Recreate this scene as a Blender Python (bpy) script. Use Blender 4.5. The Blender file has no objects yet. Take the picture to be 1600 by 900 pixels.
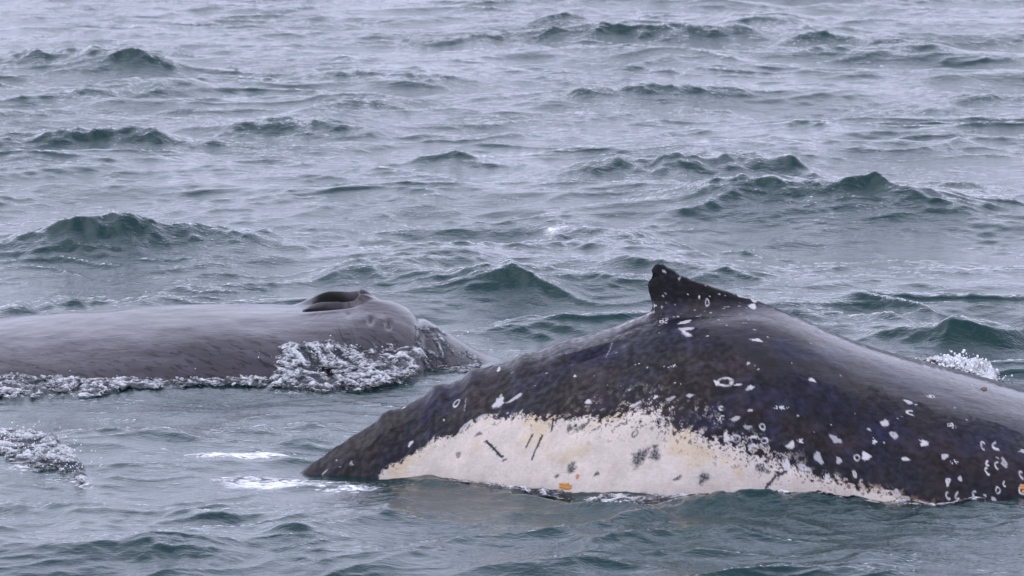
import bpy, math
import numpy as np
from mathutils import Vector

# ------------------------------------------------------------------ camera
scene = bpy.context.scene
CAM_D, CAM_H, PITCH, FPX = 33.5, 6.0, math.radians(8.2), 8500.0   # metres, radians, focal length in photo pixels
cam_data = bpy.data.cameras.new('camera')
cam_data.sensor_width = 36.0
cam_data.lens = FPX / 1600.0 * 36.0
cam_data.clip_start = 0.5
cam_data.clip_end = 20000.0
cam_data.dof.use_dof = True
cam_data.dof.focus_distance = 35.0
cam_data.dof.aperture_fstop = 8.0
cam = bpy.data.objects.new('camera', cam_data)
cam.location = (0.0, -CAM_D, CAM_H)
cam.rotation_euler = (math.pi / 2 - PITCH, 0.0, 0.0)
scene.collection.objects.link(cam)
scene.camera = cam

# ------------------------------------------------------------------ sky and sun (bright overcast)
SUN_EL, SUN_AZ = math.radians(60), math.radians(-105)     # azimuth from +y, clockwise positive
world = bpy.data.worlds.new('World')
scene.world = world
world.use_nodes = True
wn, wl = world.node_tree.nodes, world.node_tree.links
wn.clear()
w_out = wn.new('ShaderNodeOutputWorld')
w_bg = wn.new('ShaderNodeBackground')
w_bg.inputs['Strength'].default_value = 0.12
w_sky = wn.new('ShaderNodeTexSky')
w_sky.sky_type = 'NISHITA'
w_sky.sun_disc = False
w_sky.sun_elevation = SUN_EL
w_sky.sun_rotation = SUN_AZ
w_sky.dust_density = 4.0
w_cloud = wn.new('ShaderNodeMix')                       # a graded cloud deck over the clear sky
w_cloud.data_type = 'RGBA'
w_tc = wn.new('ShaderNodeTexCoord')
w_noise = wn.new('ShaderNodeTexNoise')
w_noise.inputs['Scale'].default_value = 3.0
w_noise.inputs['Detail'].default_value = 5.0
w_map = wn.new('ShaderNodeMapRange')
w_map.inputs['From Min'].default_value = 0.3
w_map.inputs['From Max'].default_value = 0.7
w_map.inputs['To Min'].default_value = 0.72
w_map.inputs['To Max'].default_value = 0.92
wl.new(w_tc.outputs['Generated'], w_noise.inputs['Vector'])
wl.new(w_noise.outputs['Fac'], w_map.inputs['Value'])
wl.new(w_map.outputs['Result'], w_cloud.inputs['Factor'])
w_hs = wn.new('ShaderNodeHueSaturation')                # cloud filters out most of the blue
w_hs.inputs['Saturation'].default_value = 0.45
wl.new(w_sky.outputs['Color'], w_hs.inputs['Color'])
wl.new(w_hs.outputs['Color'], w_cloud.inputs['A'])
w_sep = wn.new('ShaderNodeSeparateXYZ')                 # cloud brightness graded by height, brightest midway, shaped for the water's reflections
w_ramp = wn.new('ShaderNodeValToRGB')
w_ramp.color_ramp.elements[0].position = 0.0
w_ramp.color_ramp.elements[0].color = (0.55, 0.58, 0.77, 1)
w_ramp.color_ramp.elements[1].position = 1.0
w_ramp.color_ramp.elements[1].color = (0.34, 0.36, 0.47, 1)
w_mid = w_ramp.color_ramp.elements.new(0.45)
w_mid.color = (0.90, 0.93, 1.21, 1)
w_gain = wn.new('ShaderNodeVectorMath')
w_gain.operation = 'SCALE'
w_gain.inputs['Scale'].default_value = 17.5
wl.new(w_tc.outputs['Generated'], w_sep.inputs['Vector'])
wl.new(w_sep.outputs['Z'], w_ramp.inputs['Fac'])
wl.new(w_ramp.outputs['Color'], w_gain.inputs[0])
wl.new(w_gain.outputs['Vector'], w_cloud.inputs['B'])
wl.new(w_cloud.outputs['Result'], w_bg.inputs['Color'])
wl.new(w_bg.outputs['Background'], w_out.inputs['Surface'])

sun_data = bpy.data.lights.new('sun', 'SUN')
sun_data.energy = 0.7
sun_data.angle = math.radians(60)
sun_data.color = (1.0, 0.96, 0.92)
sun = bpy.data.objects.new('sun', sun_data)
sun_dir = Vector((math.sin(SUN_AZ) * math.cos(SUN_EL), math.cos(SUN_AZ) * math.cos(SUN_EL), math.sin(SUN_EL)))
sun.rotation_euler = sun_dir.to_track_quat('Z', 'Y').to_euler()
sun.location = (0, 0, 20)
scene.collection.objects.link(sun)

scene.view_settings.view_transform = 'Standard'
scene.view_settings.look = 'None'
scene.view_settings.exposure = 0.0
scene.view_settings.gamma = 1.0
scene.view_settings.use_curve_mapping = False
scene.cycles.use_denoising = True
scene.cycles.max_bounces = 8
scene.cycles.transparent_max_bounces = 8

#GEO-BEGIN
# ------------------------------------------------------------------ numeric helpers
def sight(px, py, z=0.0):
    """point of the plane at height z that a photo pixel looks at (used to measure the photo)"""
    ax, ay = (np.asarray(px, float) - 800.0) / FPX, (450.0 - np.asarray(py, float)) / FPX
    vx, vy, vz = ax, math.cos(PITCH) + ay * math.sin(PITCH), -math.sin(PITCH) + ay * math.cos(PITCH)
    t = (z - CAM_H) / vz
    return vx * t, -CAM_D + vy * t

def height_at(py, y):
    """height of what a photo row shows at distance y"""
    ay = (450.0 - np.asarray(py, float)) / FPX
    vy, vz = math.cos(PITCH) + ay * math.sin(PITCH), -math.sin(PITCH) + ay * math.cos(PITCH)
    return CAM_H + (y + CAM_D) * vz / vy

def lateral_at(px, y, z=0.3):
    dep = (y + CAM_D) * math.cos(PITCH) + (CAM_H - z) * math.sin(PITCH)
    return (np.asarray(px, float) - 800.0) / FPX * dep

_rng = np.random.default_rng(7)
_PERM = np.concatenate([_rng.permutation(256)] * 3)
_GA = _rng.random(256) * 2 * np.pi
_GX, _GY = np.cos(_GA).astype(np.float32), np.sin(_GA).astype(np.float32)

def perlin(x, y, seed=0):
    x = np.asarray(x, np.float32) + np.float32(seed * 17.31)
    y = np.asarray(y, np.float32) + np.float32(seed * 9.73)
    xi, yi = np.floor(x).astype(np.int32), np.floor(y).astype(np.int32)
    xf, yf = x - xi, y - yi
    xi &= 255; yi &= 255
    u = xf * xf * xf * (xf * (xf * 6 - 15) + 10)
    v = yf * yf * yf * (yf * (yf * 6 - 15) + 10)
    def g(ix, iy, dx, dy):
        h = _PERM[_PERM[ix] + iy] & 255
        return _GX[h] * dx + _GY[h] * dy
    a = g(xi, yi, xf, yf); b = g(xi + 1, yi, xf - 1, yf)
    c = g(xi, yi + 1, xf, yf - 1); d = g(xi + 1, yi + 1, xf - 1, yf - 1)
    return ((a + u * (b - a)) * (1 - v) + (c + u * (d - c)) * v) * 1.5

def fbm(x, y, octaves=4, seed=0, gain=0.5):
    s, a, f = 0.0, 1.0, 1.0
    for o in range(octaves):
        s = s + a * perlin(x * f, y * f, seed + o * 3)
        a *= gain; f *= 2.03
    return s

def billow(x, y, octaves=4, seed=0, gain=0.55):
    s, a, f = 0.0, 1.0, 1.0
    for o in range(octaves):
        s = s + a * np.abs(perlin(x * f, y * f, seed + o * 3))
        a *= gain; f *= 2.1
    return s

def sstep(a, b, x):
    t = np.clip((x - a) / (b - a), 0, 1)
    return t * t * (3 - 2 * t)

def smooth_curve(xs, ys, xq):
    """monotone-ish cubic through control points"""
    xs, ys = np.asarray(xs, float), np.asarray(ys, float)
    m = np.gradient(ys, xs)
    i = np.clip(np.searchsorted(xs, xq) - 1, 0, len(xs) - 2)
    h = xs[i + 1] - xs[i]
    t = np.clip((xq - xs[i]) / h, 0, 1)
    return ((2*t**3 - 3*t**2 + 1) * ys[i] + (t**3 - 2*t**2 + t) * h * m[i]
            + (-2*t**3 + 3*t**2) * ys[i+1] + (t**3 - t**2) * h * m[i+1])

# ------------------------------------------------------------------ the spotted whale: shape
def spotted_whale_grid():
    AX = 0.05                                           # y of the whale's long axis
    # back line without the fin: photo measurement turned into metres
    back = [(380, 850), (420, 795), (455, 752), (475, 733), (505, 713), (545, 688), (600, 652), (640, 631), (680, 611), (735, 587),
            (800, 564), (880, 536), (950, 515), (1000, 497), (1050, 486), (1120, 480), (1190, 482), (1250, 499), (1300, 522),
            (1350, 541), (1400, 557), (1450, 571), (1500, 584), (1550, 598), (1600, 613), (1700, 645), (1800, 684), (1900, 728), (2000, 780), (2100, 850)]
    bx = lateral_at([p[0] for p in back], AX); bz = height_at([p[1] for p in back], AX)
    wl_ = [(380, 739), (455, 739), (475, 740), (500, 742), (600, 749), (700, 759), (800, 772), (900, 782), (1000, 787), (1100, 790),
           (1200, 792), (1300, 794), (1440, 798), (1600, 798), (1750, 796), (1900, 788), (2100, 770)]
    wx = lateral_at([p[0] for p in wl_], AX); ww = AX - sight(800, [p[1] for p in wl_])[1]
    # stations along the body: even, and close together at the rear edge of the fin
    xa, xb = lateral_at(385, AX), lateral_at(2095, AX)
    x_te = float(lateral_at(1021, AX))
    xs = np.concatenate([np.linspace(xa, x_te - 0.02, 500), np.linspace(x_te - 0.019, x_te + 0.05, 40), np.linspace(x_te + 0.055, lateral_at(1640, AX), 480), np.linspace(lateral_at(1642, AX), xb, 90)])
    r = smooth_curve(bx, bz, xs)
    w = np.maximum(smooth_curve(wx, ww, xs), 0.10)
    for kp, amp in ((520, 0.012), (548, 0.018), (600, 0.034), (679, 0.037), (738, 0.034), (770, 0.014), (812, 0.020), (870, 0.012)):      # knuckles of the spine
        kx = float(lateral_at(kp, AX))
        e = xs - kx
        r = r + amp * np.exp(-(e / np.where(e > 0, 0.075, 0.045)) ** 2)
    r = r + 0.005 * fbm(xs * 7, xs * 0 + 3.3, 3, 14) * sstep(x_te, x_te - 0.25, xs)
    zc = np.minimum(-0.35 * r - 0.12, r - 0.14)
    b = r - zc
    a = w / np.sqrt(np.clip(1 - np.clip(-zc / b, 0, 0.9) ** 2, 0.2, 1))
    pexp = 1.62 + 0.38 * sstep(-0.6, 1.6, xs)
    # fin height above the back
    fin = [(1021, 419), (1026, 414), (1036, 414), (1046, 419), (1060, 428), (1080, 437), (1100, 444), (1150, 460), (1190, 473), (1225, 487), (1262, 504)]
    fx = lateral_at([p[0] for p in fin], AX); fz = height_at([p[1] for p in fin], AX)
    top = smooth_curve(fx, fz, xs)
    hf = np.where((xs >= x_te) & (xs <= fx[-1]), np.maximum(top - r, 0), 0)
    hf *= sstep(x_te - 0.004, x_te + 0.012, xs)
    hf = hf + 0.06 * np.exp(-np.clip(x_te - xs, 0, 9) / 0.03) * (xs < x_te)
    hf = np.where(hf > 0, hf * (1 + 0.02 * perlin(xs * 25, xs * 0, 4)), 0)
    # samples round the body: far underside .. back .. near underside
    yf_frac = 0.19
    far = np.linspace(-2.0, -yf_frac, 50)
    finq = np.concatenate([np.linspace(0, 1, 24)[:-1] , np.linspace(1, 0, 44)])
    near = np.linspace(yf_frac, 2.0, 330) ** 1.0
    near = yf_frac + (2.0 - yf_frac) * np.linspace(0, 1, 330) ** 1.15
    X = xs[:, None]
    def ell(phi):
        s, c = np.sin(phi), np.cos(phi)
        q = 2.0 / pexp[:, None]
        y = a[:, None] * np.sign(s) * np.abs(s) ** q
        z = zc[:, None] + b[:, None] * np.sign(c) * np.abs(c) ** q
        return y, z
    yF, zF = ell(far[None, :] * np.ones_like(X)); yN, zN = ell(near[None, :] * np.ones_like(X))
    q = finq[None, :]
    nf = 23
    side = np.where(np.arange(len(finq)) < nf, -1.0, 1.0)[None, :]
    yf0 = np.abs(yN[:, :1])
    y_flat = yf0 * (1 - q)
    edge = 0.35 + 0.65 * np.clip((xs - x_te) / 0.10, 0, 1)[:, None] ** 0.7
    lead = 0.5 + 0.5 * np.clip((fx[-1] - xs) / 0.5, 0, 1)[:, None]
    y_fin = yf0 * ((1 - 0.58 * edge * lead) * (1 - q) ** 2.6 + 0.58 * edge * lead * (1 - q) ** 0.5)
    wgt = sstep(0.0, 0.10, hf)[:, None]
    yy = y_flat * (1 - wgt) + y_fin * wgt
    sn = np.clip(yy / a[:, None], 0, 1) ** (pexp[:, None] / 2)
    zb_ = zc[:, None] + b[:, None] * np.sqrt(1 - sn ** 2) ** (2 / pexp[:, None])
    zf_ = zb_ + hf[:, None] * q ** 1.7
    # rear edge of the fin hangs back with a notch near the tip
    hq = np.clip(hf[:, None] * q ** 1.7 / 0.30, 0, 1)
    prof = np.interp(hq, [0, 0.12, 0.3, 0.5, 0.62, 0.70, 0.77, 0.86, 0.94, 1.0], [0.2, 0.0, -0.35, -0.8, -1.0, -0.85, -0.05, -0.40, -0.62, -0.3])
    shift = prof * 0.052 * np.exp(-np.clip(xs - x_te, 0, 9) / 0.045)[:, None] * (xs > x_te - 0.02)[:, None]
    Y = np.concatenate([yF, side * yy, yN], 1) * -1.0     # near side towards the camera (-y)
    Z = np.concatenate([zF, zf_, zN], 1)
    XX = np.repeat(X, Y.shape[1], 1)
    XX[:, 50:50 + len(finq)] += shift
    # arc length down the near side, 0 on the ridge
    ridge = 50 + nf
    yb = np.abs(np.concatenate([yF, side * y_flat, yN], 1)); 
    zbody = np.concatenate([zF, zc[:, None] + b[:, None] * np.sqrt(1 - np.clip(y_flat / a[:, None], 0, 1) ** pexp[:, None]) ** (2 / pexp[:, None]), zN], 1)
    seg = np.hypot(np.diff(yb * np.sign(Y + 1e-9) , axis=1), np.diff(zbody, axis=1))
    S = np.concatenate([np.zeros((len(xs), 1)), np.cumsum(seg, 1)], 1)
    S = S - S[:, ridge:ridge + 1]
    fin_h = np.zeros_like(S); fin_h[:, 50:50 + len(finq)] = hf[:, None] * q ** 1.7
    S = S - fin_h                                         # the fin has negative coordinates above the ridge
    # skin relief: a fold below the back, slack dents
    dent = lambda x0, s0, rx, rs: np.exp(-((XX - x0) / rx) ** 2 - ((S - s0) / rs) ** 2)
    off = -0.022 * dent(0.50, 0.33, 0.16, 0.035) + 0.020 * dent(0.47, 0.25, 0.22, 0.05) - 0.012 * dent(0.75, 0.17, 0.10, 0.03)
    off += 0.010 * dent(-0.42, 0.10, 0.10, 0.06) + 0.010 * dent(-0.72, 0.08, 0.08, 0.05)
    off += 0.006 * fbm(XX * 1.6, S * 2.2, 3, 12) * sstep(0.05, 0.3, S)
    Y = Y - off * sstep(-0.05, 0.25, S); Z = Z + off * 0.5
    return XX, Y + AX, Z, S

# ------------------------------------------------------------------ the blowhole whale: shape
def blowing_whale_grid():
    AX = 4.6
    back = [(-300, 560), (-150, 524), (0, 500), (100, 490), (200, 481.5), (250, 479), (350, 476), (440, 476), (500, 476), (550, 474), (590, 473), (620, 476),
            (650, 488), (680, 504), (720, 528), (760, 549), (800, 562), (850, 574), (950, 600), (1050, 650)]
    bx = lateral_at([p[0] for p in back], AX); bz = height_at([p[1] + 6 for p in back], AX)
    wl_ = [(-300, 604), (0, 604), (300, 606), (440, 602), (560, 594), (650, 586), (700, 578), (760, 570), (850, 567), (1050, 566)]
    wx = lateral_at([p[0] for p in wl_], AX); ww = AX - sight(800, [p[1] for p in wl_])[1]
    xs = np.concatenate([np.linspace(lateral_at(-290, AX), lateral_at(-20, AX), 60), np.linspace(lateral_at(-17, AX), lateral_at(430, AX), 240),
                         np.linspace(lateral_at(431, AX), lateral_at(700, AX), 330), np.linspace(lateral_at(703, AX), lateral_at(1040, AX), 90)])
    r = smooth_curve(bx, bz, xs); w = smooth_curve(wx, ww, xs)
    zc = np.minimum(-0.5 * r - 0.2, r - 0.25); b = r - zc
    a = np.maximum(w, 0.12) / np.sqrt(np.clip(1 - np.clip(-zc / b, 0, 0.9) ** 2, 0.2, 1))
    phi = np.concatenate([np.linspace(-1.8, -0.28, 60)[:-1], np.linspace(-0.28, 0.34, 150)[:-1], np.linspace(0.34, 1.9, 170)])
    p = 2.0
    s_, c_ = np.sin(phi)[None, :], np.cos(phi)[None, :]
    Y = -a[:, None] * np.sign(s_) * np.abs(s_) ** (2 / p); Z = zc[:, None] + b[:, None] * np.sign(c_) * np.abs(c_) ** (2 / p)
    X = np.repeat(xs[:, None], len(phi), 1)
    px = 800 + X / lateral_at(801, AX)                    # along the head, in photo columns for reading the picture
    yn = Y                                                # across: + is the far side
    g = lambda v, c, s: np.exp(-((v - c) / s) ** 2)
    # two nostrils that open towards the back, a septum between them, raised lips
    env = sstep(462, 500, px) * (1 - sstep(540, 568, px))
    conv = np.interp(px, [470, 560], [1.25, 0.55])
    lipF = 0.100 * g(yn, 0.23 * conv, 0.085) * sstep(448, 516, px) * (1 - sstep(560, 600, px))
    sept = 0.044 * g(yn, 0.03 * conv, 0.030) * sstep(468, 505, px) * (1 - sstep(555, 590, px))
    lipN = 0.012 * g(yn, -0.18 * conv, 0.05) * env
    pitF = -0.20 * np.exp(-(np.abs(yn - 0.125 * conv) / 0.055) ** 4) * sstep(486, 512, px) * (1 - sstep(550, 562, px))
    pitN = -0.15 * np.exp(-(np.abs(yn + 0.065 * conv) / 0.045) ** 4) * sstep(472, 488, px) * (1 - sstep(526, 542, px))
    guard = 0.030 * g(yn, 0.0, 0.13) * sstep(535, 574, px) * (1 - sstep(576, 640, px)) + 0.020 * g(yn, 0.05, 0.28) * sstep(540, 590, px) * (1 - sstep(620, 680, px))
    dz = lipF + sept + lipN + pitF + pitN + guard
    # paired tubercles with a hollow beside each, on the near side of the head
    for (tx, ty, k) in ((543, -0.22, 0.15), (578, -0.33, 0.40), (606, -0.35, 0.52)):
        dz += k * (0.014 * np.exp(-((px - tx + 6) / 12) ** 2 - ((yn - ty - 0.02) / 0.08) ** 2) - 0.050 * np.exp(-((px - tx - 3) / 5.0) ** 2 - ((yn - ty + 0.035) / 0.05) ** 2))
    # furrow in front of the mound
    dz += -0.035 * np.exp(-((px - (655 - 25 * yn)) / 9) ** 2) * sstep(0.3, 0.0, np.abs(yn) - 0.5)
    dz += 0.010 * fbm(X * 1.3, Y * 1.6, 3, 31)
    Z = Z + dz
    seg = np.sqrt(np.diff(Y, axis=1) ** 2 + np.diff(Z, axis=1) ** 2)
    S = np.concatenate([np.zeros((len(xs), 1)), np.cumsum(seg, 1)], 1)
    S -= S[:, 100:101]
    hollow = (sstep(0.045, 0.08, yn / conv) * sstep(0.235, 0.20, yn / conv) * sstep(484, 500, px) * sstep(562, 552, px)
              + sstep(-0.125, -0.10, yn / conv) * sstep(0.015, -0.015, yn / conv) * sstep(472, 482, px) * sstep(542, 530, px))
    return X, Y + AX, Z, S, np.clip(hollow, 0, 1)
#GEO-END

# ------------------------------------------------------------------ material helpers
def new_mat(name):
    m = bpy.data.materials.new(name); m.use_nodes = True
    m.node_tree.nodes.clear()
    return m, m.node_tree.nodes, m.node_tree.links

def attr(n, name):
    a = n.new('ShaderNodeAttribute'); a.attribute_name = name
    return a

def noise_node(n, l, coord, scale, detail=4, rough=0.55, stretch=None, rot=None, dist=0.0):
    t = n.new('ShaderNodeTexNoise')
    t.inputs['Scale'].default_value = scale; t.inputs['Detail'].default_value = detail
    t.inputs['Roughness'].default_value = rough; t.inputs['Distortion'].default_value = dist
    if stretch or rot:
        mp = n.new('ShaderNodeMapping')
        if stretch: mp.inputs['Scale'].default_value = stretch
        if rot: mp.inputs['Rotation'].default_value = rot
        l.new(coord, mp.inputs['Vector']); l.new(mp.outputs['Vector'], t.inputs['Vector'])
    else:
        l.new(coord, t.inputs['Vector'])
    return t

def math_node(n, l, op, a, b=None, clamp=False):
    m = n.new('ShaderNodeMath'); m.operation = op; m.use_clamp = clamp
    for i, v in enumerate((a, b)):
        if v is None: continue
        if isinstance(v, (int, float)): m.inputs[i].default_value = v
        else: l.new(v, m.inputs[i])
    return m.outputs['Value']

def map_node(n, l, v, a, b, c=0.0, d=1.0):
    m = n.new('ShaderNodeMapRange')
    for k, x in zip(('From Min', 'From Max', 'To Min', 'To Max'), (a, b, c, d)): m.inputs[k].default_value = x
    l.new(v, m.inputs['Value'])
    return m.outputs['Result']

def water_material():
    m, n, l = new_mat('sea_water')
    out = n.new('ShaderNodeOutputMaterial')
    co = n.new('ShaderNodeTexCoord').outputs['Object']
    ripple = noise_node(n, l, co, 7.0, 4, 0.5, (1.0, 1.6, 1.0), (0, 0, 0.35), 0.6)
    fine = noise_node(n, l, co, 26.0, 2, 0.5, (1.0, 1.8, 1.0), (0, 0, 0.25), 0.5)
    patch = noise_node(n, l, co, 0.55, 3, 0.5, (1.0, 0.6, 1.0))
    pm = map_node(n, l, patch.outputs['Fac'], 0.38, 0.66, 0.50, 1.0)
    rough_att = attr(n, 'ripple')
    h1 = math_node(n, l, 'MULTIPLY', ripple.outputs['Fac'], 1.0)
    h2 = math_node(n, l, 'MULTIPLY', fine.outputs['Fac'], 0.42)
    micro = noise_node(n, l, co, 75.0, 2, 0.5, (1.0, 1.4, 1.0))
    h2 = math_node(n, l, 'ADD', h2, math_node(n, l, 'MULTIPLY', micro.outputs['Fac'], 0.16))
    h = math_node(n, l, 'MULTIPLY', math_node(n, l, 'ADD', h1, h2), math_node(n, l, 'MULTIPLY', pm, rough_att.outputs['Fac']))
    bump = n.new('ShaderNodeBump')
    bump.inputs['Strength'].default_value = 1.0; bump.inputs['Distance'].default_value = WATER_BUMP
    l.new(h, bump.inputs['Height'])
    nrm = bump.outputs['Normal']
    dif = n.new('ShaderNodeBsdfDiffuse'); dif.inputs['Color'].default_value = (0.0012, 0.027, 0.028, 1)
    l.new(nrm, dif.inputs['Normal'])
    tra = n.new('ShaderNodeBsdfTransparent'); tra.inputs['Color'].default_value = (0.80, 0.93, 0.93, 1)
    body = n.new('ShaderNodeMixShader'); l.new(attr(n, 'clear').outputs['Fac'], body.inputs['Fac'])
    l.new(dif.outputs[0], body.inputs[1]); l.new(tra.outputs[0], body.inputs[2])
    glo = n.new('ShaderNodeBsdfGlossy'); glo.inputs['Roughness'].default_value = 0.06
    glo.inputs['Color'].default_value = (1, 1, 1, 1)
    l.new(nrm, glo.inputs['Normal'])
    fr = n.new('ShaderNodeFresnel'); fr.inputs['IOR'].default_value = 1.36
    l.new(nrm, fr.inputs['Normal'])
    surf = n.new('ShaderNodeMixShader')
    l.new(fr.outputs[0], surf.inputs['Fac']); l.new(body.outputs[0], surf.inputs[1]); l.new(glo.outputs[0], surf.inputs[2])
    # bubbles and foam on the surface
    fa = attr(n, 'foam')
    fn = noise_node(n, l, co, 15.0, 6, 0.70, (0.50, 0.8, 1.0), (0, 0, 0.12), 2.4)
    ff = math_node(n, l, 'SUBTRACT', math_node(n, l, 'ADD', math_node(n, l, 'MULTIPLY', fa.outputs['Fac'], 0.42), fn.outputs['Fac']), 0.80)
    ff = map_node(n, l, ff, 0.0, 0.17)
    ff = math_node(n, l, 'MULTIPLY', ff, map_node(n, l, fa.outputs['Fac'], 0.02, 0.2))
    foam = n.new('ShaderNodeBsdfDiffuse'); foam.inputs['Color'].default_value = (0.80, 0.81, 0.84, 1)
    l.new(nrm, foam.inputs['Normal'])
    fin = n.new('ShaderNodeMixShader')
    l.new(ff, fin.inputs['Fac']); l.new(surf.outputs[0], fin.inputs[1]); l.new(foam.outputs[0], fin.inputs[2])
    l.new(fin.outputs[0], out.inputs['Surface'])
    vol = n.new('ShaderNodeVolumeAbsorption')
    vol.inputs['Color'].default_value = (0.10, 0.55, 0.55, 1); vol.inputs['Density'].default_value = 2.6
    l.new(vol.outputs[0], out.inputs['Volume'])
    return m

def whitewater_material():
    m, n, l = new_mat('whitewater')
    out = n.new('ShaderNodeOutputMaterial')
    co = n.new('ShaderNodeTexCoord').outputs['Object']
    a = attr(n, 'foam')
    t = noise_node(n, l, co, 32.0, 5, 0.60, (0.6, 1.0, 1.3), (0, 0.3, 0.2), 2.2)
    t2 = noise_node(n, l, co, 8.0, 4, 0.6, None, None, 0.6)
    s = math_node(n, l, 'ADD', math_node(n, l, 'MULTIPLY', t.outputs['Fac'], 0.6), math_node(n, l, 'MULTIPLY', t2.outputs['Fac'], 0.5))
    f = map_node(n, l, math_node(n, l, 'ADD', s, math_node(n, l, 'MULTIPLY', a.outputs['Fac'], 0.5)), 0.70, 0.90)
    bump = n.new('ShaderNodeBump'); bump.inputs['Distance'].default_value = 0.03
    l.new(t.outputs['Fac'], bump.inputs['Height'])
    wat = n.new('ShaderNodeBsdfPrincipled')
    wat.inputs['Base Color'].default_value = (0.03, 0.035, 0.045, 1); wat.inputs['Roughness'].default_value = 0.08; wat.inputs['IOR'].default_value = 1.34
    wht = n.new('ShaderNodeBsdfPrincipled')
    wht.inputs['Base Color'].default_value = (0.78, 0.79, 0.82, 1); wht.inputs['Roughness'].default_value = 0.35; wht.inputs['IOR'].default_value = 1.34
    l.new(bump.outputs['Normal'], wat.inputs['Normal']); l.new(bump.outputs['Normal'], wht.inputs['Normal'])
    mx = n.new('ShaderNodeMixShader')
    l.new(f, mx.inputs['Fac']); l.new(wat.outputs[0], mx.inputs[1]); l.new(wht.outputs[0], mx.inputs[2])
    cover = attr(n, 'cover')                                # torn, see-through edges
    al = map_node(n, l, math_node(n, l, 'ADD', math_node(n, l, 'MULTIPLY', cover.outputs['Fac'], 0.36), s), 0.74, 0.86)
    clr = n.new('ShaderNodeBsdfTransparent')
    m2 = n.new('ShaderNodeMixShader')
    l.new(al, m2.inputs['Fac']); l.new(clr.outputs[0], m2.inputs[1]); l.new(mx.outputs[0], m2.inputs[2])
    l.new(m2.outputs[0], out.inputs['Surface'])
    return m

def droplet_material():
    m, n, l = new_mat('spray_water')
    out = n.new('ShaderNodeOutputMaterial')
    p = n.new('ShaderNodeBsdfPrincipled')
    p.inputs['Base Color'].default_value = (0.80, 0.82, 0.85, 1); p.inputs['Roughness'].default_value = 0.15; p.inputs['IOR'].default_value = 1.33
    l.new(p.outputs[0], out.inputs['Surface'])
    return m

def skin_material(name, wrinkle):
    m, n, l = new_mat(name)
    out = n.new('ShaderNodeOutputMaterial')
    co = n.new('ShaderNodeTexCoord').outputs['Object']
    p = n.new('ShaderNodeBsdfPrincipled')
    pig, wet = attr(n, 'pigment'), attr(n, 'wet')
    grain = noise_node(n, l, co, 90.0, 3, 0.6)
    mott = noise_node(n, l, co, 9.0, 5, 0.65)
    mul = n.new('ShaderNodeMix'); mul.data_type = 'RGBA'; mul.blend_type = 'MULTIPLY'
    mul.inputs['Factor'].default_value = 1.0
    g = map_node(n, l, math_node(n, l, 'ADD', math_node(n, l, 'MULTIPLY', grain.outputs['Fac'], 0.5), math_node(n, l, 'MULTIPLY', mott.outputs['Fac'], 0.5)), 0.35, 0.65, 0.86, 1.10)
    cmb = n.new('ShaderNodeCombineColor')
    for k in ('Red', 'Green', 'Blue'): l.new(g, cmb.inputs[k])
    l.new(pig.outputs['Color'], mul.inputs['A']); l.new(cmb.outputs[0], mul.inputs['B'])
    l.new(mul.outputs['Result'], p.inputs['Base Color'])
    l.new(map_node(n, l, wet.outputs['Fac'], 0.0, 1.0, 0.50, 0.12), p.inputs['Roughness'])
    p.inputs['IOR'].default_value = 1.40
    l.new(map_node(n, l, wet.outputs['Fac'], 0.0, 1.0, 0.20, 0.62), p.inputs['Specular IOR Level'])
    b1 = n.new('ShaderNodeBump'); b1.inputs['Distance'].default_value = 0.004; b1.inputs['Strength'].default_value = 0.3
    l.new(grain.outputs['Fac'], b1.inputs['Height'])
    b2 = n.new('ShaderNodeBump'); b2.inputs['Distance'].default_value = 0.02; b2.inputs['Strength'].default_value = wrinkle
    wr = noise_node(n, l, co, 11.0, 5, 0.6, (0.45, 1.0, 2.6), (0, 0.5, 0), 0.4)
    l.new(wr.outputs['Fac'], b2.inputs['Height']); l.new(b1.outputs['Normal'], b2.inputs['Normal'])
    l.new(b2.outputs['Normal'], p.inputs['Normal'])
    l.new(p.outputs[0], out.inputs['Surface'])
    return m

def plain_material(name, col, rough=0.6, scale=60.0):
    m, n, l = new_mat(name)
    out = n.new('ShaderNodeOutputMaterial')
    co = n.new('ShaderNodeTexCoord').outputs['Object']
    p = n.new('ShaderNodeBsdfPrincipled')
    t = noise_node(n, l, co, scale, 4)
    mx = n.new('ShaderNodeMix'); mx.data_type = 'RGBA'
    mx.inputs['A'].default_value = tuple(c * 0.6 for c in col) + (1,); mx.inputs['B'].default_value = tuple(min(1, c * 1.3) for c in col) + (1,)
    l.new(t.outputs['Fac'], mx.inputs['Factor']); l.new(mx.outputs['Result'], p.inputs['Base Color'])
    p.inputs['Roughness'].default_value = rough
    b = n.new('ShaderNodeBump'); b.inputs['Distance'].default_value = 0.004
    l.new(t.outputs['Fac'], b.inputs['Height']); l.new(b.outputs['Normal'], p.inputs['Normal'])
    l.new(p.outputs[0], out.inputs['Surface'])
    return m

WATER_BUMP = 0.013
WATER, WHITEWATER, SPRAY = water_material(), whitewater_material(), droplet_material()
SKIN_A, SKIN_B = skin_material('spotted_skin', 0.20), skin_material('grey_skin', 0.24)

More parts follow.
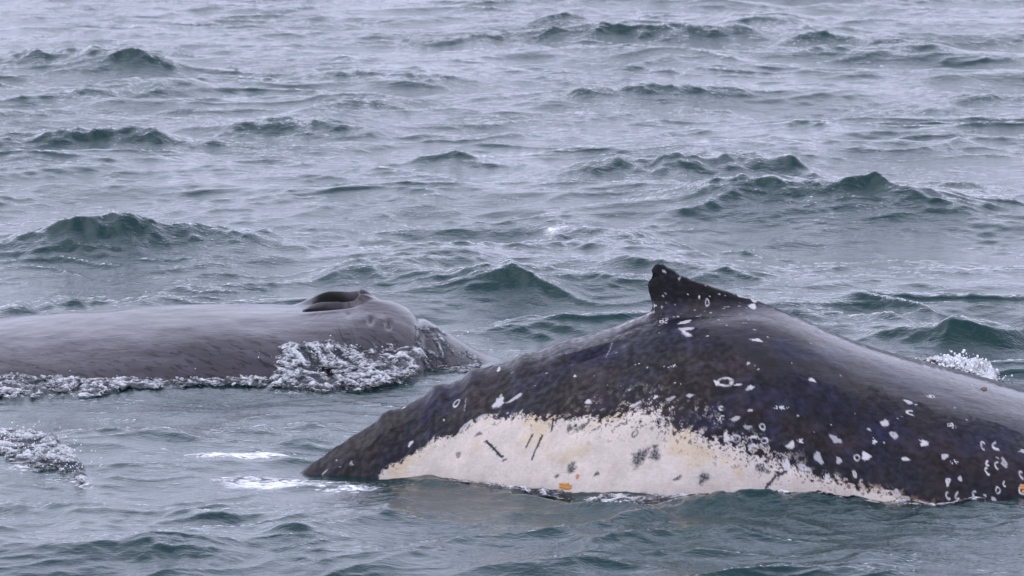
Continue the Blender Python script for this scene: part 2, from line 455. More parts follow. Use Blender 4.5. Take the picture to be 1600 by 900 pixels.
# ------------------------------------------------------------------ mesh helpers
def build_mesh(name, co, quads, mat, parent=None, floats=None, colors=None, tris=None):
    me = bpy.data.meshes.new(name)
    nq = len(quads); ntri = 0 if tris is None else len(tris)
    me.vertices.add(len(co)); me.vertices.foreach_set('co', np.ascontiguousarray(co, np.float32).ravel())
    idx = np.asarray(quads, np.int32).ravel()
    if ntri: idx = np.concatenate([idx, np.asarray(tris, np.int32).ravel()])
    me.loops.add(len(idx)); me.loops.foreach_set('vertex_index', idx)
    me.polygons.add(nq + ntri)
    st = np.concatenate([np.arange(nq, dtype=np.int32) * 4, nq * 4 + np.arange(ntri, dtype=np.int32) * 3])
    me.polygons.foreach_set('loop_start', st)
    me.polygons.foreach_set('use_smooth', np.ones(nq + ntri, bool))
    me.update(calc_edges=True)
    for k, v in (floats or {}).items():
        a = me.attributes.new(k, 'FLOAT', 'POINT'); a.data.foreach_set('value', np.ascontiguousarray(v, np.float32).ravel())
    for k, v in (colors or {}).items():
        a = me.attributes.new(k, 'FLOAT_COLOR', 'POINT')
        a.data.foreach_set('color', np.concatenate([v, np.ones((len(v), 1))], 1).astype(np.float32).ravel())
    me.materials.append(mat)
    o = bpy.data.objects.new(name, me)
    scene.collection.objects.link(o)
    if parent: o.parent = parent
    return o

def grid_quads(nr, nc, flip=False, keep=None):
    i = np.arange(nr * nc).reshape(nr, nc)
    q = np.stack([i[:-1, :-1], i[:-1, 1:], i[1:, 1:], i[1:, :-1]], -1).reshape(-1, 4)
    if keep is not None:
        k = keep.reshape(nr, nc)
        kk = (k[:-1, :-1] & k[:-1, 1:] & k[1:, 1:] & k[1:, :-1]).ravel()
        q = q[kk]
    return q[:, ::-1] if flip else q

def tag(o, label, cat=None, group=None, kind=None):
    o['label'] = label
    if cat: o['category'] = cat
    if group: o['group'] = group
    if kind: o['kind'] = kind

# ------------------------------------------------------------------ the sea
rw = np.random.default_rng(21)
WAVES = []
for lam in np.geomspace(0.13, 5.5, 84):
    lam = lam * rw.uniform(0.94, 1.06)
    spread = 0.42 if lam > 0.8 else 0.75
    ang = -np.pi / 2 + 0.10 + rw.normal(0, spread)
    steep = 0.016 if lam > 2.5 else (0.022 if lam > 0.5 else 0.020)
    WAVES.append((lam, ang, steep * lam / (2 * np.pi), rw.uniform(0, 6.283)))

# single crests: column, row of the crest, half length (px), height m, face width m, back width m, slant
CRESTS = [
    (105, 190, 150, 0.30, 0.36, 0.80, 0.05), (200, 212, 190, 0.12, 0.25, 0.5, -0.10), (445, 178, 130, 0.22, 0.30, 0.60, -0.06), (480, 222, 80, 0.07, 0.2, 0.4, 0.0),
    (1085, 228, 200, 0.34, 0.70, 0.80, -0.02), (1200, 250, 110, 0.18, 0.40, 0.6, -0.25), (1240, 297, 190, 0.22, 0.42, 0.9, -0.05), (1400, 320, 150, 0.10, 0.35, 0.6, -0.25),
    (1110, 325, 90, 0.10, 0.2, 0.5, 0.25), (250, 350, 170, 0.32, 0.62, 0.9, 0.03), (70, 385, 150, 0.14, 0.35, 0.6, 0.08), (380, 368, 100, 0.10, 0.3, 0.5, -0.25),
    (865, 355, 60, 0.13, 0.22, 0.4, 0.15), (960, 345, 110, 0.20, 0.42, 0.7, -0.10), (790, 380, 160, 0.11, 0.26, 0.5, 0.12), (1010, 385, 120, 0.10, 0.35, 0.6, -0.2),
    (640, 410, 110, 0.13, 0.30, 0.5, 0.10), (760, 428, 110, 0.17, 0.36, 0.55, -0.12), (880, 425, 130, 0.15, 0.36, 0.5, -0.06), (1085, 412, 110, 0.17, 0.34, 0.6, -0.18),
    (80, 458, 150, 0.13, 0.24, 0.5, 0.06), (335, 418, 45, 0.08, 0.20, 0.35, 0.10), (330, 442, 110, 0.09, 0.25, 0.4, 0.05), (560, 432, 90, 0.08, 0.22, 0.4, 0.05),
    (1060, 22, 150, 0.36, 0.55, 1.2, -0.04), (880, 14, 40, 0.25, 0.4, 0.7, 0.05), (790, 45, 130, 0.16, 0.35, 0.8, 0.10), (1190, 18, 60, 0.25, 0.4, 0.9, 0.05),
    (90, 68, 140, 0.30, 0.60, 0.9, 0.0), (190, 80, 80, 0.26, 0.6, 0.9, -0.1), (170, 135, 120, 0.16, 0.4, 0.7, 0.15), (600, 100, 110, 0.20, 0.35, 0.8, -0.05),
    (1000, 135, 140, 0.18, 0.35, 0.8, 0.06), (1120, 160, 50, 0.13, 0.25, 0.5, 0.0), (540, 152, 80, 0.2, 0.4, 0.6, 0.1), (1280, 45, 60, 0.22, 0.35, 0.8, 0.12),
    (1410, 48, 70, 0.2, 0.4, 0.8, -0.05), (1360, 70, 130, 0.12, 0.3, 0.6, 0.0), (1540, 145, 80, 0.13, 0.3, 0.6, 0.1), (1400, 160, 80, 0.11, 0.3, 0.6, 0.0),
    (1500, 285, 90, 0.13, 0.35, 0.6, 0.1), (1430, 272, 60, 0.08, 0.3, 0.5, 0.0), (700, 235, 50, 0.14, 0.2, 0.4, 0.0), (770, 247, 70, 0.09, 0.25, 0.4, 0.0),
    (1490, 418, 60, 0.08, 0.22, 0.4, 0.0), (1310, 482, 120, 0.10, 0.28, 0.5, -0.1), (1440, 515, 110, 0.11, 0.3, 0.5, -0.1), (1540, 520, 60, 0.10, 0.3, 0.5, 0.0),
    (180, 672, 110, 0.075, 0.14, 0.5, -0.05), (480, 662, 100, 0.07, 0.14, 0.5, 0.12), (470, 632, 70, 0.03, 0.10, 0.3, 0.05), (150, 700, 60, 0.04, 0.10, 0.3, -0.1),
    (285, 852, 70, 0.14, 0.24, 0.5, -0.08), (120, 868, 90, 0.05, 0.2, 0.4, 0.0), (490, 842, 90, 0.06, 0.18, 0.5, -0.12), (600, 812, 110, 0.05, 0.16, 0.5, -0.12),
    (900, 880, 120, 0.06, 0.2, 0.5, 0.05), (1390, 865, 100, 0.06, 0.2, 0.5, 0.10), (1200, 838, 120, 0.05, 0.18, 0.4, 0.0), (60, 770, 120, 0.10, 0.3, 0.5, -0.15),
    (1000, 806, 700, 0.035, 1.4, 0.35, 0.0), (330, 800, 260, 0.06, 0.8, 0.4, -0.06), (760, 828, 170, 0.05, 0.22, 0.4, -0.14), (1040, 850, 160, 0.05, 0.2, 0.4, 0.06), (1500, 840, 140, 0.05, 0.2, 0.4, 0.05), (640, 870, 150, 0.05, 0.2, 0.4, -0.05),
    (300, 640, 120, 0.03, 0.12, 0.3, 0.02), (560, 690, 90, 0.05, 0.14, 0.3, 0.06), (330, 690, 120, 0.04, 0.12, 0.3, -0.08), (250, 728, 120, 0.04, 0.12, 0.3, 0.0),
    (1005, 838, 40, 0.05, 0.2, 0.3, 0.0), (1180, 764, 200, 0.19, 0.42, 0.30, 0.0), (735, 752, 110, 0.06, 0.30, 0.15, -0.03), (1560, 784, 110, 0.09, 0.35, 0.2, 0.05),
]
CREST_GEO = []
for (cx, cy, hl, A, wf, wb, slant) in CRESTS:
    x0, y0 = sight(cx, cy, A * 0.85)
    sc = float((y0 + CAM_D) / FPX)
    CREST_GEO.append((float(x0), float(y0), hl * sc * 1.45, A * (0.8 if cy < 200 else 1.0), wf, wb, slant))

def lull(x, y):
    """slick, flattened water round the two animals"""
    a = np.exp(-(np.clip(np.abs(x - 1.0) - 2.6, 0, 9) / 0.8) ** 2 - ((y + 0.7) / 1.1) ** 2)
    b = np.exp(-(np.clip(np.abs(x + 2.2) - 2.3, 0, 9) / 0.8) ** 2 - (np.clip(np.abs(y - 3.4) - 1.2, 0, 9) / 0.9) ** 2)
    c = np.exp(-(np.clip(np.abs(x + 1.5) - 2.5, 0, 9) / 0.9) ** 2 - (np.clip(np.abs(y - 1.6) - 1.3, 0, 9) / 0.8) ** 2)
    return 1 - 0.50 * np.maximum(np.maximum(a, b), c * 0.85)

def sea(x, y, spacing):
    """displaced sea surface over flat coordinates"""
    x = np.asarray(x, np.float32); y = np.asarray(y, np.float32)
    dx, dy, dz = np.zeros_like(x), np.zeros_like(x), np.zeros_like(x)
    env_cache = {}
    for lam, ang, amp, ph in WAVES:
        o = int(np.floor(np.log2(lam)))
        if o not in env_cache:
            f = 1 / (4.5 * 2.0 ** o)
            env_cache[o] = np.clip(0.70 + 1.6 * fbm(x * f, y * f * 0.8, 2, 50 + o), 0.08, 2.4).astype(np.float32)
        k = 2 * np.pi / lam
        att = np.clip((lam / spacing - 3.0) / 3.0, 0, 1)
        cxk, cyk = np.float32(k * np.cos(ang)), np.float32(k * np.sin(ang))
        p = cxk * x + cyk * y + np.float32(ph)
        w = (amp * att * env_cache[o]).astype(np.float32)
        s, c = np.sin(p), np.cos(p)
        dz += w * c
        dx -= np.float32(1.3 * np.cos(ang)) * w * s
        dy -= np.float32(1.3 * np.sin(ang)) * w * s
    q = lull(x, y).astype(np.float32)
    dx *= q; dy *= q; dz *= q
    # sharp little crests: broken ridge lines at three sizes
    bend = 0.5 * fbm(x * 0.5, y * 0.5, 2, 61)
    for f, amp, sd in ((0.75, 0.050, 62), (1.7, 0.026, 64), (3.8, 0.013, 66), (8.0, 0.0055, 68)):
        rn = perlin(x * f * 0.55 + y * f * 0.12 + bend, y * f * 1.15 - x * f * 0.10 + bend * 1.5, sd)
        part = np.clip(1.6 * fbm(x * f * 0.30, y * f * 0.34, 2, sd + 20) + 0.10, 0, 1.3)
        dz += (amp * (1 - np.clip(np.abs(rn), 0, 1)) ** 5 * part * (0.35 + 0.65 * q) * np.clip((0.45 / f) / spacing / 3 - 0.6, 0, 1)).astype(np.float32)
    wob = 0.20 * fbm(x * 1.1, y * 0.6, 3, 71) + 0.06 * fbm(x * 5, y * 3, 3, 77)
    steepmask = np.zeros_like(x)
    for (x0, y0, hl, A, wf, wb, slant) in CREST_GEO:
        sel = (np.abs(x - x0) < hl) & (np.abs(y - y0) < 3.2)
        if not sel.any(): continue
        u = (x[sel] - x0) / hl
        s = (y[sel] - y0) - slant * (x[sel] - x0) * 4.0 + wob[sel] * min(1, A / 0.15)
        e = 0.02
        wd = np.where(s < 0, wf, wb)
        prof = np.exp(-(np.sqrt(s * s + e * e) - e) / wd)
        prof = prof * (1 - np.clip(np.abs(s) / 3.2, 0, 1) ** 2)
        env = (1 - u * u) ** 1.1 * (0.86 + 0.24 * fbm(x[sel] * 2.0, y[sel] * 0.7, 3, 83))
        dz[sel] += 0.80 * A * env * prof
        steepmask[sel] = np.maximum(steepmask[sel], env * prof * min(1, A / 0.15))
    # small wrinkles riding on the crests
    dz += steepmask * (0.030 * fbm(x * 4 + y * 3, y * 4 - x * 1.5, 4, 90) * np.clip(0.1 / spacing - 1, 0, 1))
    return dx, dy, dz, steepmask

# flat coordinates: dense where the photo looks, thinning out to the horizon
ud = np.linspace(-0.106, 0.106, 470)
uo = 0.106 + np.geomspace(0.002, 0.9, 26)
U = np.concatenate([-uo[::-1], ud, uo])
D = np.concatenate([np.geomspace(3, 28.8, 40), 29.0 + (np.linspace(0, 1, 1330) ** 1.25) * 40.0, np.geomspace(69.5, 9000, 90)])
GX = (D[:, None] * U[None, :]).astype(np.float32)
GY = np.repeat((D - CAM_D)[:, None], len(U), 1).astype(np.float32)
spx = np.gradient(U)[None, :] * D[:, None]; spy = np.repeat(np.gradient(D)[:, None], len(U), 1)
spacing = np.maximum(spx, spy * 0.75).astype(np.float32)
dx, dy, dz, steep = sea(GX, GY, spacing)
# foam lying on the surface: column, row, half width px, half height px, strength, slant
FOAM_SPOTS = [
    (430, 751, 130, 13, 1.05, 0.0), (560, 759, 110, 11, 0.95, 0.0), (640, 765, 60, 7, 0.6, 0), (350, 745, 60, 6, 0.8, 0.05), (400, 709, 120, 5, 1.05, 0.02), (262, 702, 28, 4, 0.8, -0.2),
    (60, 722, 110, 36, 0.80, -0.2), (640, 596, 110, 8, 0.55, 0.1), (300, 622, 140, 5, 0.55, 0), (120, 745, 40, 10, 0.8, -0.3), (30, 690, 50, 10, 0.9, -0.4),
    (865, 352, 30, 7, 0.95, 0.1), (1090, 226, 28, 4, 0.95, 0.0), (1262, 272, 18, 9, 0.7, -0.3), (1230, 302, 40, 6, 0.40, 0), (1400, 322, 22, 8, 0.6, -0.5), (1365, 312, 14, 4, 0.6, -0.3),
    (620, 331, 22, 4, 0.7, 0), (700, 325, 40, 4, 0.6, 0.05), (790, 318, 45, 5, 0.55, 0.05), (830, 303, 30, 3, 0.5, 0.05), (860, 300, 20, 2.5, 0.5, 0.05), (1440, 320, 15, 3, 0.45, 0),
    (285, 342, 45, 3, 0.6, 0), (255, 478, 20, 3, 0.7, 0), (280, 476, 10, 2.5, 0.7, 0), (1080, 790, 110, 6, 0.75, 0.1), (1190, 770, 60, 4, 0.6, 0), (1240, 776, 40, 4, 0.6, -0.1),
    (50, 465, 60, 6, 0.4, 0), (690, 236, 18, 3, 0.5, 0), (580, 588, 120, 10, 0.5, 0.1), (700, 565, 50, 8, 0.45, 0.1), (150, 618, 180, 5, 0.55, 0), (150, 150, 100, 10, 0.42, 0.1), (115, 178, 20, 3, 0.5, 0), (380, 620, 60, 3, 0.3, 0),
]
foam = np.zeros_like(GX)
for (cx, cy, hx, hy, st, sl) in FOAM_SPOTS:
    x0, y0 = sight(cx, cy, 0.04)
    d = float(y0 + CAM_D); ex = hx * d / FPX; ey = hy * d / FPX / (CAM_H / d) * 0.9
    sel = (np.abs(GX - x0) < ex * 2.2) & (np.abs(GY - y0) < ey * 3 + abs(sl) * ex * 10)
    xx, yy = GX[sel] - x0, GY[sel] - y0
    yy = yy - sl * xx * d / CAM_H
    r = np.sqrt((xx / ex) ** 2 + (yy / ey) ** 2) + 0.35 * fbm(GX[sel] * 3, GY[sel] * 1.2, 3, 95)
    foam[sel] = np.maximum(foam[sel], st * np.clip(1.25 - r, 0, 1) ** 0.7)
ripple = lull(GX, GY) * 0.35 + 0.65
ripple = np.clip(ripple + 0.6 * np.clip(steep, 0, 1), 0, 1.5)
ripple *= np.clip(0.95 + (D[:, None] - 38) / 70, 0.80, 1.25)
# water is clear enough to look through only in the thin layer over the pale flank
clear = 0.04 + 0.35 * np.exp(-(np.clip(np.abs(GX - 0.6) - 1.6, 0, 9) / 0.3) ** 2 - ((GY + 0.95) / 0.45) ** 2)
co = np.stack([GX + dx, GY + dy, dz], -1).reshape(-1, 3)
sea_o = build_mesh('sea', co, grid_quads(len(D), len(U)), WATER, floats={'foam': foam, 'ripple': ripple, 'clear': clear})
tag(sea_o, 'choppy grey-green sea around the two whales', kind='structure')
bed = build_mesh('seabed', np.array([(-9000, -60, -9), (9000, -60, -9), (9000, 9000, -9), (-9000, 9000, -9)], float), [(0, 1, 2, 3)],
                 plain_material('dark_seabed', (0.02, 0.05, 0.05), 0.9, 0.5))
tag(bed, 'dark seabed deep under the sea', kind='structure')

def sea_z(x, y):
    s = np.full(np.shape(x), 0.02, np.float32)
    return sea(x, y, s)[2]

# ------------------------------------------------------------------ pigment painting in body coordinates
def edge_level(poly, x):
    return np.interp(x, [p[0] for p in poly], [p[1] for p in poly])

def paint_marks(marks, X, S, seed):
    """mask 0..1 of spots, rings, open rings, scratches on a body surface (x along, s round the body)"""
    mask = np.zeros_like(X)
    jag = fbm(X * 38, S * 38, 3, seed)
    jag2 = perlin(X * 95, S * 95, seed + 5)
    xs = X[:, -1]
    for k, m in enumerate(marks):
        if m[0] == 'l':
            _, xa, sa, xb, sb, hw = m
            i0, i1 = np.searchsorted(xs, [min(xa, xb) - 0.06, max(xa, xb) + 0.06])
            x, s = X[i0:i1], S[i0:i1]
            L2 = (xb - xa) ** 2 + (sb - sa) ** 2
            t = np.clip(((x - xa) * (xb - xa) + (s - sa) * (sb - sa)) / L2, 0, 1)
            d = np.hypot(x - xa - t * (xb - xa), s - sa - t * (sb - sa))
            v = (1 - sstep(0.5, 1.2, d / hw * (1 + 0.6 * jag[i0:i1] + 0.5 * jag2[i0:i1]))) * (1.0 if hw > 0.0062 else 0.5 * sstep(-0.3, 0.3, jag2[i0:i1] + 0.1))
        else:
            kind, x0, s0, rx, rs, rot = m
            rx, rs = rx * 0.9, rs * 0.9
            R = max(rx, rs) * 1.8 + 0.01
            i0, i1 = np.searchsorted(xs, [x0 - R, x0 + R])
            x, s = X[i0:i1] - x0, S[i0:i1] - s0
            c, n_ = math.cos(rot), math.sin(rot)
            sc = rs / rx
            xr, sr = (c * x + n_ * s / sc) / rx, (-n_ * x + c * s / sc) / rx
            d = np.hypot(xr, sr); th = np.arctan2(sr, xr)
            j = jag[i0:i1]; j2 = jag2[i0:i1]
            lobes = 0.20 * np.sin(2 * th + k * 1.7) + 0.14 * np.sin(3 * th + k * 2.9)
            dd = d * (1 + lobes) + 0.28 * j + 0.10 * j2
            far = d < 1.8
            if kind == 'b':
                v = (1 - sstep(0.72, 1.08, dd)) * (0.55 + 0.45 * ((k * 37) % 10) / 9.0)
                v = v * (1 - 0.75 * (1 - sstep(0.10, 0.22, np.hypot(xr - 0.2 * math.sin(k * 3), sr + 0.2 * math.cos(k * 5)))) * (k % 3 == 0))
            elif kind in 'rD':
                v = (1 - sstep(0.08, 0.32, np.abs(d * (1 + 0.4 * lobes) + 0.12 * j - 0.82))) * (0.75 + 0.5 * j)
            elif kind == 'c':
                v = (1 - sstep(0.10, 0.40, np.abs(d + 0.5 * lobes + 0.16 * j - 0.72))) * (0.8 + 0.5 * j) * sstep(-0.55, -0.2, np.cos(th - math.pi * 0.95 - 0.3 * math.sin(k)) )
            elif kind == 'h':
                v = sstep(-0.02, 0.12, j2 * 0.8 + 0.35 * j - 0.10 + 0.5 * (0.6 - d)) * (1 - sstep(0.85, 1.1, dd))
            else:
                v = (0.62 + 0.38 * sstep(-0.3, 0.3, np.sin(th * 7 + 3.5 * j) * 0.5 + 0.9 * j2)) * (1 - sstep(0.45, 1.15, dd + 0.25 * j2))
            v = np.clip(v, 0, 1) * far
        mask[i0:i1] = np.maximum(mask[i0:i1], v)
    return mask

# white and dark scars: kind, place along and round the body, size (metres)
WHITE_MARKS = [('r',-0.346,0.231,0.0237,0.0304,0.0), ('b',-0.082,0.405,0.0435,0.0395,0.3), ('b',0.024,0.437,0.0474,0.0196,-0.3), ('b',-0.182,0.453,0.0356,0.0226,0.0),
    ('b',-0.632,0.325,0.0198,0.0165,0.0), ('h',-0.998,0.202,0.0237,0.0206,0.0), ('b',-1.018,0.001,0.0158,0.007,0.0), ('b',-0.674,0.021,0.0119,0.009,0.0),
    ('b',-0.081,0.094,0.0119,0.036,0.5), ('b',-0.294,0.45,0.0435,0.022,-0.7), ('b',-1.17,0.132,0.0198,0.0084,0.0), ('b',1.07,0.263,0.0474,0.0233,-0.3),
    ('b',1.075,0.356,0.0593,0.0192,-0.3), ('c',1.097,0.393,0.0593,0.0577,0.2), ('b',1.503,0.52,0.0356,0.0197,0.3), ('b',1.445,0.735,0.0119,0.0114,0.0),
    ('r',1.3,0.868,0.0632,0.0358,0.1), ('b',1.249,0.869,0.0158,0.0236,0.0), ('b',1.379,0.896,0.0237,0.0093,0.2), ('b',1.451,0.923,0.0356,0.0139,0.0),
    ('h',0.94,0.204,0.0395,0.0492,0.6), ('h',0.774,0.582,0.0277,0.0134,0.2), ('h',0.989,0.685,0.0356,0.0153,0.0), ('r',1.214,0.049,0.0158,0.0498,0.0),
    ('h',1.163,-0.017,0.0119,0.0343,0.0), ('b',0.945,-0.251,0.0119,0.015,0.0), ('h',1.044,-0.206,0.0158,0.0359,0.0), ('b',1.496,0.069,0.0316,0.0441,0.3),
    ('b',1.507,-0.03,0.0198,0.0382,0.0), ('b',1.44,-0.064,0.0277,0.0196,0.4), ('h',0.888,0.044,0.0237,0.0147,0.0), ('b',0.387,0.478,0.0119,0.0092,0.0),
    ('b',1.086,0.934,0.0237,0.0159,0.0), ('h',1.635,1.052,0.0632,0.0182,-0.1), ('b',1.834,0.788,0.0277,0.0158,0.1), ('b',2.423,0.743,0.0356,0.0209,0.3),
    ('c',2.437,0.851,0.0395,0.0316,0.4), ('h',2.568,0.62,0.0356,0.0339,0.4), ('b',2.265,0.986,0.0356,0.0266,0.6), ('b',2.32,1.07,0.0237,0.0391,-0.4),
    ('h',2.501,1.092,0.0356,0.0357,0.6), ('b',2.5,1.102,0.0237,0.0265,0.6), ('b',2.169,1.058,0.0158,0.0106,0.0), ('b',1.964,1.183,0.0356,0.0307,0.0),
    ('b',1.692,1.296,0.0237,0.0335,0.0), ('h',1.758,1.254,0.0395,0.0171,0.3), ('b',1.855,1.337,0.0277,0.0418,-0.3), ('b',2.143,1.255,0.0237,0.04,-0.2),
    ('r',2.088,1.275,0.0217,0.0252,0.0), ('b',1.98,1.319,0.0237,0.0188,0.0), ('h',2.201,1.14,0.0237,0.0279,0.8), ('b',2.378,1.237,0.0277,0.0183,0.0),
    ('b',2.619,1.18,0.0237,0.0277,0.3), ('h',2.678,0.904,0.0435,0.0313,0.3), ('c',2.865,1.04,0.0237,0.0462,0.5), ('c',2.943,1.017,0.0277,0.0533,0.0),
    ('b',3.111,1.014,0.0356,0.0189,0.3), ('b',1.455,0.918,0.0158,0.014,0.0), ('c',1.278,1.052,0.0237,0.0224,0.0), ('b',1.358,1.132,0.0356,0.0174,0.0),
    ('b',1.43,1.193,0.0356,0.0125,-0.3), ('r',1.52,1.194,0.0198,0.0269,-0.3), ('b',1.448,1.082,0.0158,0.0089,0.0), ('h',1.264,1.125,0.0277,0.0299,0.0),
    ('b',1.301,1.252,0.0237,0.0361,0.0), ('r',1.359,1.261,0.0316,0.029,0.0), ('r',1.533,1.281,0.0237,0.0247,0.0), ('b',1.465,1.26,0.0356,0.0075,0.2),
    ('b',1.663,1.429,0.0277,0.0366,0.0), ('b',1.766,1.424,0.0435,0.0241,0.4), ('h',1.908,1.447,0.0316,0.0283,0.0), ('b',1.905,1.444,0.0198,0.0202,0.0),
    ('b',2.071,1.383,0.0158,0.0301,-0.2), ('c',2.115,1.432,0.0178,0.0244,0.3), ('b',2.253,1.469,0.0316,0.0143,0.3), ('b',2.325,1.475,0.0257,0.0285,0.0),
    ('b',2.385,1.502,0.0198,0.0201,0.0), ('b',2.457,1.524,0.0158,0.0242,0.0), ('b',2.63,1.361,0.0198,0.0317,0.0), ('b',2.705,1.331,0.0158,0.0185,0.4),
    ('c',2.631,1.458,0.0198,0.0337,0.0), ('c',2.689,1.45,0.0198,0.0368,0.0), ('c',2.793,1.431,0.0237,0.0349,0.0), ('b',2.851,1.422,0.0119,0.0085,0.0),
    ('r',2.931,1.372,0.0158,0.0319,0.0), ('c',2.975,1.317,0.0138,0.0285,0.0), ('b',2.904,1.438,0.0237,0.0129,0.0), ('c',2.876,1.243,0.0198,0.0381,0.0),
    ('c',2.882,1.182,0.0178,0.031,0.0), ('c',2.937,1.185,0.0198,0.0369,0.0), ('b',2.981,1.153,0.0237,0.0385,0.0), ('c',3.084,1.226,0.0198,0.0409,0.0),
    ('c',3.079,1.338,0.0237,0.0481,0.0), ('h',2.672,1.215,0.0316,0.0308,0.4), ('b',0.467,0.721,0.0237,0.019,0.0), ('b',0.754,0.884,0.0356,0.016,-0.1),
    ('b',0.969,0.926,0.0237,0.018,0.5), ('b',0.879,0.883,0.0198,0.0114,0.4), ('h',1.016,0.832,0.0198,0.0096,0.0), ('b',1.455,1.316,0.0277,0.0164,0.0),
    ('b',1.508,1.411,0.0237,0.0155,0.0), ('b',3.123,1.44,0.0316,0.0173,0.0), ('l',0.581,0.398,0.622,0.266,0.0048), 
    ('l',-0.286,0.253,-0.294,0.332,0.004), ]
DARK_MARKS = [('D',0.748,1.082,0.0237,0.0248,0.0), ('k',0.363,1.129,0.0474,0.0333,0.0), ('k',0.273,1.131,0.0198,0.016,0.0), ('k',0.515,1.234,0.0198,0.0205,0.0),
    ('k',0.778,1.245,0.079,0.0532,-0.2), ('k',0.867,1.263,0.0514,0.0421,0.0), ('k',0.868,1.214,0.0198,0.0197,0.0), ('k',1.005,1.456,0.0277,0.0202,0.0),
    ('k',1.163,1.487,0.0514,0.0345,0.0), ('k',0.777,1.497,0.0553,0.031,0.0), ('k',1.507,1.459,0.0395,0.0415,0.0), ('k',0.424,0.883,0.0514,0.0263,0.0),
    ('k',0.353,0.865,0.0356,0.0214,0.0), ('b',-0.329,0.599,0.0237,0.0206,0.5), ('k',-0.206,0.564,0.0237,0.0171,0.0), ('k',0.881,1.547,0.0198,0.0156,0.5),
    ('l',-0.158,0.633,-0.062,0.799,0.008), ('l',0.126,0.765,0.086,0.833,0.0068), ('l',0.185,0.807,0.152,0.867,0.008), ('l',0.15,0.866,0.121,0.929,0.0068),
    ('l',0.252,0.744,0.243,0.807,0.0064), ('l',1.533,1.58,1.596,1.502,0.0104), ('l',1.596,1.502,1.666,1.461,0.0096), ('l',0.966,1.078,1.02,1.151,0.0072),
    ('l',0.687,0.888,0.703,0.983,0.006), ('b',-0.047,0.822,0.0158,0.0124,0.0)]
BELLY_EDGE = [(-0.957, 0.432), (-0.836, 0.425), (-0.716, 0.387), (-0.596, 0.399), (-0.396, 0.449), (-0.297, 0.455), (-0.138, 0.483), (-0.0, 0.575), (0.157, 0.656), (0.275, 0.721), (0.411, 0.823), (0.567, 0.898), (0.703, 0.922), (0.897, 1.013), (1.012, 1.133), (1.167, 1.216), (1.282, 1.274), (1.397, 1.326), (1.531, 1.419), (1.627, 1.474), (1.78, 1.488), (1.972, 1.501), (2.163, 1.513), (2.355, 1.533), (2.487, 1.569), (2.695, 1.612)]
FILM_EDGE = [(0.912, 0.21), (1.106, 0.373), (1.298, 0.539), (1.447, 0.772), (1.68, 0.83), (1.835, 0.831), (1.992, 0.812), (2.129, 0.812), (2.238, 0.624), (2.348, 0.75), (2.502, 0.799), (2.815, 0.793), (3.129, 0.779), (3.443, 0.759)]


# ------------------------------------------------------------------ the spotted whale
X, Y, Z, S = spotted_whale_grid()
level = edge_level(BELLY_EDGE, X)
n1 = fbm(X * 5, S * 5, 4, 101); n2 = fbm(X * 26, S * 26, 4, 111); n3 = perlin(X * 110, S * 110, 121); n4 = fbm(X * 2.2, S * 2.2, 3, 131)
level = level - 0.05 * sstep(1.4, 1.7, X)
d = S - level                                              # positive on the white flank
broad = np.interp(X, [-1, -0.3, 0.2, 0.5, 1.3, 1.8, 2.6], [0.03, 0.04, 0.07, 0.12, 0.14, 0.08, 0.04])
white = sstep(-0.10, 0.16, d / broad * 0.62 + 0.30 * n1 + 0.50 * n2 + 0.24 * n3)
white = np.maximum(white, sstep(0.1, 0.35, n2 + 0.5 * n3 - 0.25 + 0.55 * n1) * sstep(-2.1, -0.4, d / broad) * sstep(0.2, 0.6, X) * (1 - sstep(1.5, 1.9, X)) * 0.9)
white *= (1 - 0.85 * sstep(0.42, 0.6, n2 + 0.35 * n3) * (1 - sstep(0.0, 2.2, d / broad)))
white *= (Y < 0.4)
blue, brown = np.array([0.0065, 0.0065, 0.0145]), np.array([0.0125, 0.0088, 0.0105])
t = sstep(-0.35, 0.45, n4 + 0.3 * n2)[..., None]
col = blue * t + brown * (1 - t)
mott_ = fbm(X * 16, S * 16, 4, 145)
col = col * (1 + 0.60 * np.clip(mott_, -1, 1))[..., None]
slough = sstep(0.10, 0.30, fbm(X * 3.3, S * 3.3, 5, 141, 0.6)) * sstep(0.02, 0.1, S)
col = col * (1 + 0.9 * slough[..., None] * np.array([0.8, 0.85, 1.1]))
fin_dark = sstep(0.04, -0.05, S + 0.03 * n2 - 0.02)
col = col * (1 - 0.6 * fin_dark[..., None])  # shade on the upright fin painted into its pigment
cream = np.array([0.53, 0.465, 0.415]) * (1 + 0.07 * n2[..., None] + 0.10 * np.clip(n1, -0.8, 0.4)[..., None])
stain = sstep(0.05, 0.55, 0.8 * fbm(X * 3.6, S * 4.0, 5, 151) + 0.15 - 1.1 * sstep(0.15, 0.55, d)) * (X < 1.4)
cream = cream * (1 - 0.60 * stain[..., None] * np.array([0.06, 0.16, 0.42]))
col = col * (1 - white[..., None]) + cream * white[..., None]
dm = paint_marks(DARK_MARKS, X, S, 161)[..., None]
col = col * (1 - dm) + np.array([0.02, 0.024, 0.034]) * dm
wm = paint_marks(WHITE_MARKS, X, S, 171)
rs_ = np.random.default_rng(5)                             # tiny nicks scattered over the fin and back
nick = []
for i in range(130):
    if i < 45: x0, s0 = rs_.uniform(0.9, 1.5), rs_.normal(0.10, 0.13)
    else: x0, s0 = rs_.uniform(-1.1, 3.2), rs_.uniform(0.1, 1.3)
    r_ = rs_.uniform(0.003, 0.008)
    nick.append(('b', x0, s0, r_ * rs_.uniform(0.8, 2), r_, rs_.uniform(-1, 1)))
wm = np.maximum(wm, 0.8 * paint_marks(nick, X, S, 175))[..., None]
col = col * (1 - wm) + np.array([0.50, 0.48, 0.50]) * wm
